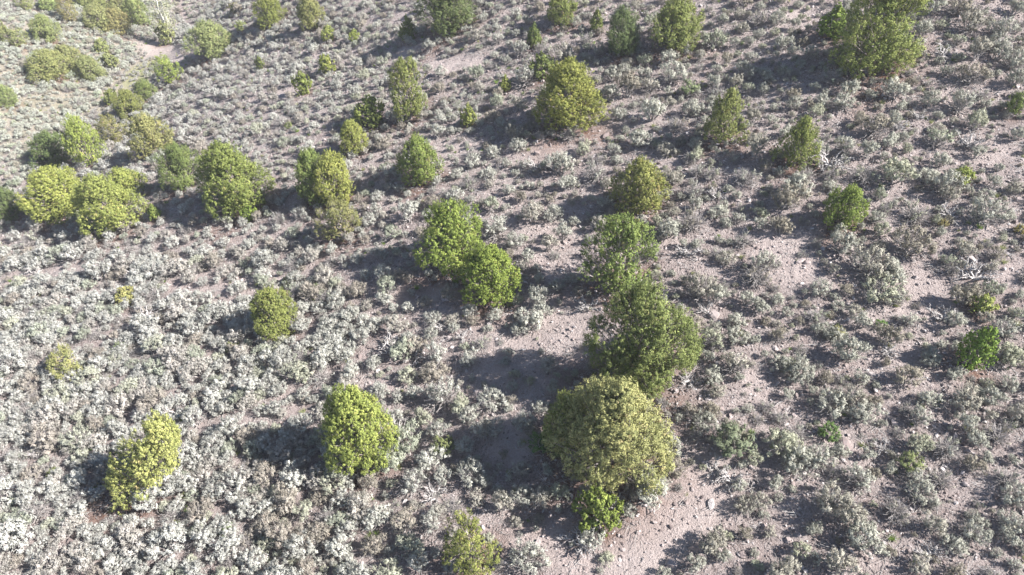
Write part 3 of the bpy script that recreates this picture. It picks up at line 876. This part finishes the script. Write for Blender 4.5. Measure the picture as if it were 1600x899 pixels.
# seedlings and low sprigs between the bushes
for i in np.nonzero(inb)[0][::3]:
    if rnd[i] < .5 * (1 - ell(cu[i], cv[i], BARE)):
        x, y = cx[i] + .37, cy[i] - .21
        dia = .20 + .22 * Rg.uniform()
        if near_ok(x, y, dia / 2, 1.0):
            put(x, y, dia, 0)
P = np.array(pts)
PZ = ground_z(P[:, 0], P[:, 1])
pu, pv, pt = project(np.stack([P[:, 0], P[:, 1], PZ + .25 * P[:, 2]], -1))
px = P[:, 2] / pt * FPX
seen = (pu > 12) & (pu < 1588) & (pv > 12) & (pv < 887)
order = np.argsort(-np.where(seen, px, 0))
single = set(order[:300].tolist())

# plant colour: paler silver towards the left of the view, greyer green towards the right, dull yellowish ones here and there
def sage_tone(u, R):
    k = np.clip((u - 250) / 900, 0, 1)
    g = 1.10 - .16 * k
    base = g * np.array([1.01, .985, 1.02 - .10 * k])
    q = R.uniform()
    if q < .07: base = base * np.array([.95, .97, .84])
    elif q < .24: base = base * np.array([.93, .88, .87])
    elif q < .31: base = base * np.array([.82, .87, .76])
    elif q < .42: base = base * np.array([.74, .67, .63])
    return base * R.uniform(.86, 1.12)

SV = []
specs = [(21, 6, 1.0, .72, 105, .1), (22, 5, 1.0, .62, 90, .4), (23, 7, 1.05, .70, 115, .1), (24, 4, .95, .80, 92, .3), (25, 6, 1.05, .60, 80, 1.0), (26, 5, .95, .70, 100, .2), (27, 8, 1.1, .58, 115, .6), (28, 4, 1.0, .66, 56, 1.6), (29, 6, 1.0, .55, 14, 2.4)]
for (sd, lo_, wd, tl, nt_, tw) in specs:
    (V, F, t, NN), (TV, TF) = make_sage(sd, lo_, wd, tl, nt_, twiggy=tw)
    fm = mesh_from("foliage", V, [F], [m_sage], t, normals=NN)
    sm = mesh_from("stem", TV, [TF], [m_twig], smooth=True)
    jm = mesh_from("sagebrush_whole", np.vstack([V, TV]), [F, TF + len(V)], [m_sage, m_twig], np.r_[t, np.zeros(len(TF))], np.r_[np.zeros(len(F)), np.ones(len(TF))], normals=np.vstack([NN, np.zeros_like(TV)]))
    SV.append((fm, sm, jm))

def words_dir(du, dv):
    a = math.degrees(math.atan2(-dv, du)) % 360
    return ["to the right of", "up and right of", "above", "up and left of", "to the left of", "down and left of", "below", "down and right of"][int((a + 22.5) // 45) % 8]
ORD = ["closest", "second", "third", "fourth", "fifth", "sixth", "seventh", "eighth", "ninth", "tenth"] + ["%dth" % k for k in range(11, 60)]
near = {}
for i in single:
    d2 = [(math.hypot(pu[i] - a, pv[i] - b3), k) for k, (a, b3, s) in enumerate(LAND)]
    dist, k = min(d2)
    near.setdefault((k, words_dir(pu[i] - LAND[k][0], pv[i] - LAND[k][1])), []).append((dist, i))
sage_label = {}
tones = {}
Rs = np.random.default_rng(33)
for i in range(len(P)):
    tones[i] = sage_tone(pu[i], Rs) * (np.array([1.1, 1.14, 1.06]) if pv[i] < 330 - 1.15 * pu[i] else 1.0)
variant = Rs.integers(0, len(SV) - 1, len(P))
variant = np.where(Rs.uniform(0, 1, len(P)) < np.where(pu > 700, .15, .07), len(SV) - 1, variant)
variant = np.where((pu < 640) & (pv > 350) & (variant == 7), 2, variant)
for (k, w), L in near.items():
    for n, (dist, i) in enumerate(sorted(L)):
        size = "broad" if P[i, 2] > 1.2 else ("compact" if P[i, 2] < .95 else "middling")
        tone = tones[i]
        colr = "silver" if tone.mean() > 1.12 else ("yellowish" if tone[2] < .8 * tone[1] else "grey-green")
        lk = ""
        if variant[i] == len(SV) - 1:
            colr = "mostly bare-twigged"
        sage_label[i] = f"{size} {colr}{lk} sagebrush, {ORD[n]} {w} the {LAND[k][2]}"
Rr = np.random.default_rng(44)
rots = Rr.uniform(0, 6.283, len(P))
hsc = Rr.uniform(.85, 1.2, len(P))
for i in order[:300]:
    i = int(i)
    fm, sm, _ = SV[variant[i]]
    s = P[i, 2]
    root = thing("sagebrush", sage_label[i], "sagebrush", (P[i, 0], P[i, 1], PZ[i]), "sagebrush bushes on the hillside")
    root.rotation_euler = (0, 0, rots[i]); root.scale = (s, s, s * hsc[i])
    f_ = link_mesh("foliage", fm, root); f_["tone"] = [float(x) for x in tones[i]]
    link_mesh("stem", sm, root)

# ------------------------------------------------------------------ masses nobody could count: repeated over points with geometry nodes
def scatter(name, meshes, loc, rot, scl, idx, tone, label):
    col = bpy.data.collections.new(name + "_kinds"); lib.children.link(col)
    for k, me in enumerate(meshes):
        col.objects.link(bpy.data.objects.new("%s_kind_%02d" % (name, k), me))
    pm = bpy.data.meshes.new(name)
    pm.vertices.add(len(loc)); pm.vertices.foreach_set("co", np.asarray(loc, np.float32).ravel())
    for nm, typ, arr, key in (("rot", 'FLOAT_VECTOR', rot, "vector"), ("scl", 'FLOAT_VECTOR', scl, "vector"), ("idx", 'INT', idx, "value"), ("tone", 'FLOAT_VECTOR', tone, "vector")):
        a = pm.attributes.new(nm, typ, 'POINT')
        a.data.foreach_set(key, np.asarray(arr, np.int32 if typ == 'INT' else np.float32).ravel())
    o = link_mesh(name, pm)
    o["kind"] = "stuff"; o["label"] = label
    gt = bpy.data.node_groups.new(name + "_scatter", 'GeometryNodeTree')
    gt.interface.new_socket("Geometry", in_out='INPUT', socket_type='NodeSocketGeometry')
    gt.interface.new_socket("Geometry", in_out='OUTPUT', socket_type='NodeSocketGeometry')
    gi = gt.nodes.new("NodeGroupInput"); go = gt.nodes.new("NodeGroupOutput")
    ci = gt.nodes.new("GeometryNodeCollectionInfo"); ci.inputs[0].default_value = col
    ci.inputs["Separate Children"].default_value = True; ci.inputs["Reset Children"].default_value = True
    ip = gt.nodes.new("GeometryNodeInstanceOnPoints")
    def na(nm, typ):
        n = gt.nodes.new("GeometryNodeInputNamedAttribute"); n.data_type = typ; n.inputs[0].default_value = nm
        return n.outputs[0]
    gt.links.new(gi.outputs[0], ip.inputs["Points"]); gt.links.new(ci.outputs[0], ip.inputs["Instance"])
    ip.inputs["Pick Instance"].default_value = True
    gt.links.new(na("idx", 'INT'), ip.inputs["Instance Index"])
    gt.links.new(na("rot", 'FLOAT_VECTOR'), ip.inputs["Rotation"])
    gt.links.new(na("scl", 'FLOAT_VECTOR'), ip.inputs["Scale"])
    gt.links.new(ip.outputs[0], go.inputs[0])
    md = o.modifiers.new("scatter", 'NODES'); md.node_group = gt
    return o

rest = np.array([i for i in range(len(P)) if i not in single])
loc = np.stack([P[rest, 0], P[rest, 1], PZ[rest] - .01], -1)
scatter("sagebrush_cover", [s[2] for s in SV], loc, np.stack([rots[rest] * 0, rots[rest] * 0, rots[rest]], -1),
        np.stack([P[rest, 2], P[rest, 2], P[rest, 2] * hsc[rest]], -1), variant[rest], np.array([tones[i] for i in rest]),
        "sagebrush covering the rest of the hillside")
print("sagebrush:", len(P), "hand", int(P[:, 3].sum()))

# gravel and grass
Rg = np.random.default_rng(55)
M = 170000
sx = Rg.uniform(-40, 32, M); sy = Rg.uniform(6, 60, M)
su, sv, st = project(np.stack([sx, sy, ground_z(sx, sy)], -1))
k = (su > -120) & (su < 1720) & (sv > -60) & (sv < 990) & (Rg.uniform(0, 1, M) < .25 + .75 * np.clip((su - 300) / 600, 0, 1)) & (Rg.uniform(0, 1, M) > .6 * ell(su, sv, BARE))
sx, sy = sx[k], sy[k]; n = len(sx)
ss = np.clip(np.exp(Rg.normal(-2.62, .5, n)), .035, .28)
stones = [make_stone(70 + q) for q in range(6)]
scatter("gravel", stones, np.stack([sx, sy, ground_z(sx, sy) + .12 * ss], -1), Rg.uniform(-.5, .5, (n, 3)) + np.stack([np.zeros(n), np.zeros(n), Rg.uniform(0, 6.28, n)], -1),
        np.repeat(ss[:, None], 3, 1) * Rg.uniform(.75, 1.25, (n, 3)), Rg.integers(0, 6, n), np.ones((n, 3)), "loose stones strewn over the bare soil")
M = 16000
sx = Rg.uniform(-45, 32, M); sy = Rg.uniform(6, 62, M)
su, sv, st = project(np.stack([sx, sy, ground_z(sx, sy)], -1))
k = (su > -120) & (su < 1720) & (sv > -60) & (sv < 990) & (Rg.uniform(0, 1, M) > .8 * ell(su, sv, BARE))
sx, sy = sx[k], sy[k]; n = len(sx)
ss = Rg.uniform(.35, 1.15, n)
litter = []
for q in range(5):
    Rq = np.random.default_rng(200 + q); T = Tubes()
    for z in range(7):
        a = Rq.normal(size=3) * np.array([.14, .14, .0]) + np.array([0, 0, .02]); e = a + Rq.normal(size=3) * np.array([.22, .22, .05]); e[2] = abs(e[2]) + .015
        T.add(wobble(Rq, a, e, 4, .012), np.linspace(.012, .006, 4), 3)
    TV, TF = T.get(); litter.append(mesh_from("twig_litter", TV, [TF], [m_twig if q % 2 else m_dead]))
scatter("twig_litter", litter, np.stack([sx, sy, ground_z(sx, sy) + .01], -1), np.stack([np.zeros(n), np.zeros(n), Rg.uniform(0, 6.28, n)], -1),
        np.repeat(ss[:, None], 3, 1), Rg.integers(0, 5, n), np.ones((n, 3)), "fallen grey twigs littering the soil")
M = 9000
sx = Rg.uniform(-70, 32, M); sy = Rg.uniform(6, 90, M)
su, sv, st = project(np.stack([sx, sy, ground_z(sx, sy)], -1))
tf = ell(su, sv, TURF)
k = (su > -80) & (su < 1680) & (sv > -60) & (sv < 960) & (Rg.uniform(0, 1, M) < .28 + .9 * tf) & (Rg.uniform(0, 1, M) > .85 * ell(su, sv, BARE))
sx, sy, tf = sx[k], sy[k], tf[k]; n = len(sx)
ss = Rg.uniform(.5, 1.25, n)
grass = []
for q in range(4):
    V, F, t, NN = make_grass(80 + q); grass.append(mesh_from("grass_tuft", V, [F], [m_grass], t))
gt_ = np.array([(1, 1, 1) if Rg.uniform() < .6 else (.7, .95, .45) for _ in range(n)])
scatter("grass", grass, np.stack([sx, sy, ground_z(sx, sy) - .01], -1), np.stack([np.zeros(n), np.zeros(n), Rg.uniform(0, 6.28, n)], -1),
        np.repeat(ss[:, None], 3, 1), Rg.integers(0, 4, n), gt_, "thin grass tufts between the bushes")

# ------------------------------------------------------------------ dead brush, green shrubs, rocks, the bleached log
def where(u, v):
    bd = min((math.hypot(u - a, v - b3), k) for k, (a, b3, s) in enumerate(LAND))
    k = bd[1]
    return words_dir(u - LAND[k][0], v - LAND[k][1]) + " the " + LAND[k][2]
dead_meshes = []
for q in range(5):
    TV, TF = make_dead(90 + q); dead_meshes.append(mesh_from("branch", TV, [TF], [m_dead], smooth=True))
DEAD = [(1297, 252, 46), (1400, 195, 32), (1430, 178, 30), (1513, 222, 42), (1473, 82, 42), (1523, 428, 48), (1483, 331, 34), (1475, 491, 40), (1386, 548, 32), (1076, 392, 42),
        (1102, 482, 26), (918, 475, 34), (1077, 592, 30), (971, 787, 36), (1120, 731, 42), (1144, 745, 40), (910, 845, 48), (690, 505, 34), (628, 588, 28), (724, 524, 26), (622, 670, 44),
        (680, 770, 40), (1452, 862, 36), (1325, 785, 32), (1432, 768, 34), (1378, 697, 28), (840, 258, 36), (1120, 300, 30), (618, 540, 50), (648, 548, 46), (275, 642, 30), (120, 815, 34), (60, 700, 36), (215, 425, 40), (60, 422, 32), (230, 490, 34)]
cnt = {}
for j, (u, v, w) in enumerate(DEAD):
    p = hit([u], [v + .15 * w])[0]; t0 = (p - CAM) @ FW
    s = w * t0 / FPX
    wd = where(u, v); cnt[wd] = cnt.get(wd, 0) + 1
    pre = ["tangle", "second tangle", "third tangle", "fourth tangle", "fifth tangle"][cnt[wd] - 1]
    o = link_mesh("dead_brush", dead_meshes[j % 5])
    o.location = p; o.scale = (s, s, s * .9); o.rotation_euler = (0, 0, j * 1.7)
    o["label"] = f"bleached leafless {pre} of dead branches {wd}"; o["category"] = "dead brush"; o["group"] = "dead sagebrush skeletons"

bush_meshes = []
for q in range(3):
    (V, F, t, NN), (TV, TF) = make_bush(120 + q); bush_meshes.append((mesh_from("foliage", V, [F], [m_rabbit], t, normals=NN), mesh_from("stem", TV, [TF], [m_twig], smooth=True)))
GREEN = [(1417, 722, 40, (1, 1, 1), "lime green wand-stemmed bush"), (1374, 507, 19, (.6, 1.0, .4), "tiny vivid green bush"), (1293, 675, 34, (.55, .8, .5), "dark green bush under silver sagebrush"),
         (1140, 688, 66, (.85, .85, 1.3), "grey-green broad bush"), (692, 695, 36, (1, .98, 1), "lime bush among silver sagebrush"), (455, 438, 22, (1.05, 1, 1), "yellow-green tuft bush"),
         (497, 452, 20, (1, 1, 1.2), "small pale green bush"), (1470, 349, 18, (1.2, .9, .9), "olive yellow tuft bush"), (1592, 360, 20, (1.5, 1.1, .8), "yellow bush touching the picture edge"),
         (1305, 520, 26, (1.3, 1.1, 1.3), "straw yellow bush"), (845, 690, 40, (.5, .75, .5), "dark green shaded bush"), (452, 198, 14, (1, 1, 1), "tiny lime bush"), (1075, 142, 32, (1, 1.05, 1.3), "pale green bush"),
         (1228, 568, 26, (1, 1, 1.2), "soft green bush"), (88, 740, 22, (1, 1, 1), "lime sprig bush in silver sagebrush"), (147, 697, 18, (.7, 1, .5), "green sprig bush in silver sagebrush"), (500, 745, 24, (.8, .8, .8), "dull green bush"),
         (358, 828, 26, (.65, .8, .7), "mossy green bush in silver sagebrush"), (190, 545, 24, (1, 1, 1.4), "pale green sprig bush"), (365, 543, 22, (1.1, 1.05, 1), "lime sprig bush")]
cnt = {}
for j, (u, v, w, tone, lab) in enumerate(GREEN):
    p = hit([u], [v + .25 * w])[0]; t0 = (p - CAM) @ FW
    s = w * t0 / FPX * 1.1
    wd = where(u, v)
    root = thing("green_bush", f"{lab} {wd}", "bush", p, "green shrubs among the sagebrush")
    root.scale = (s, s, s * .95); root.rotation_euler = (0, 0, j * 2.1)
    f_ = link_mesh("foliage", bush_meshes[j % 3][0], root); f_["tone"] = list(tone)
    link_mesh("stem", bush_meshes[j % 3][1], root)

ROCKS = [(1262, 410, 12), (1521, 407, 14), (1117, 493, 22), (613, 477, 14), (697, 467, 20), (1090, 857, 20), (1160, 867, 16), (1047, 880, 18), (1110, 787, 14), (1063, 759, 8), (1140, 763, 11),
         (1510, 757, 12), (1430, 141, 16), (1357, 153, 13), (1350, 139, 11), (947, 214, 12), (840, 240, 11), (764, 506, 10), (1210, 545, 12), (1195, 512, 10), (1545, 186, 10), (1360, 585, 12),
         (1250, 408, 14), (1590, 313, 14), (1395, 190, 9), (1320, 698, 30), (1240, 700, 18), (1575, 20, 10), (1300, 870, 12), (1010, 340, 9), (883, 380, 9), (915, 376, 8), (1455, 400, 11), (1500, 640, 12), (300, 823, 14), (402, 888, 16)]
rock_meshes = [make_stone(140 + q, 2, .62) for q in range(7)]
cnt = {}
for j, (u, v, w) in enumerate(ROCKS):
    p = hit([u], [v])[0]; t0 = (p - CAM) @ FW
    s = w * t0 / FPX * 1.0
    wd = where(u, v); cnt[wd] = cnt.get(wd, 0) + 1
    o = link_mesh("rock", rock_meshes[j % 7])
    o.location = (p[0], p[1], p[2] + .03 * s); o.scale = (s * 1.15, s, s * .9); o.rotation_euler = (.1, .15 * (j % 3 - 1), j * 1.3)
    nm = ["rock", "second rock", "third rock", "fourth rock", "fifth rock", "sixth rock", "seventh rock", "eighth rock"][cnt[wd] - 1]
    o["label"] = ("big " if w > 17 else "small ") + f"angular pinkish grey {nm} {wd}"; o["category"] = "rock"; o["group"] = "rocks on the slope"

p = hit([506], [34])[0]
R = np.random.default_rng(9)
T = Tubes()
T.add(wobble(R, np.array([-.95, -.55, .10]), np.array([.95, .75, .30]), 9, .05), np.linspace(.17, .09, 9), 8)
for (a, b3) in (((.3, .25, .25), (1.6, .6, .45)), ((-.2, -.05, .2), (-.5, .9, .75)), ((.1, .1, .2), (-.1, 1.2, .5)), ((-.5, -.3, .15), (-1.5, .1, .4)), ((.6, .5, .25), (.9, 1.3, .7))):
    T.add(wobble(R, np.array(a), np.array(b3), 6, .05), np.linspace(.08, .02, 6), 6)
TV, TF = T.get()
o = link_mesh("dead_log", mesh_from("dead_log", TV, [TF], [m_dead], smooth=True))
o.location = p; o["label"] = "bleached white fallen juniper log with forked limbs at the top edge"; o["category"] = "log"

# ------------------------------------------------------------------ thin morning haze over the whole valley
m_haze = bpy.data.materials.new("haze"); m_haze.use_nodes = True
nt = m_haze.node_tree
nt.nodes.clear()
pv_ = nt.nodes.new("ShaderNodeVolumePrincipled"); mo = nt.nodes.new("ShaderNodeOutputMaterial")
pv_.inputs["Color"].default_value = (.95, .96, 1.0, 1); pv_.inputs["Density"].default_value = 0.0005
nt.links.new(pv_.outputs[0], mo.inputs["Volume"])
x0, x1, y0, y1 = gx[0] - 3, gx[-1] + 3, gy[0] - 3, gy[-1] + 3
z0 = float(Z.min()) - 1.0; z1 = max(float(Z.max()) + 1.0, CAM[2] + 1.5)
print("haze z", z0, z1)
hv_ = [(x, y, z) for z in (z0, z1) for y in (y0, y1) for x in (x0, x1)]
hf = [(0, 2, 3, 1), (4, 5, 7, 6), (0, 1, 5, 4), (2, 6, 7, 3), (0, 4, 6, 2), (1, 3, 7, 5)]
o = link_mesh("haze", mesh_from("haze", hv_, [hf], [m_haze])); o["kind"] = "stuff"; o["label"] = "thin pale haze in the valley air"
sc.cycles.volume_bounces = 0
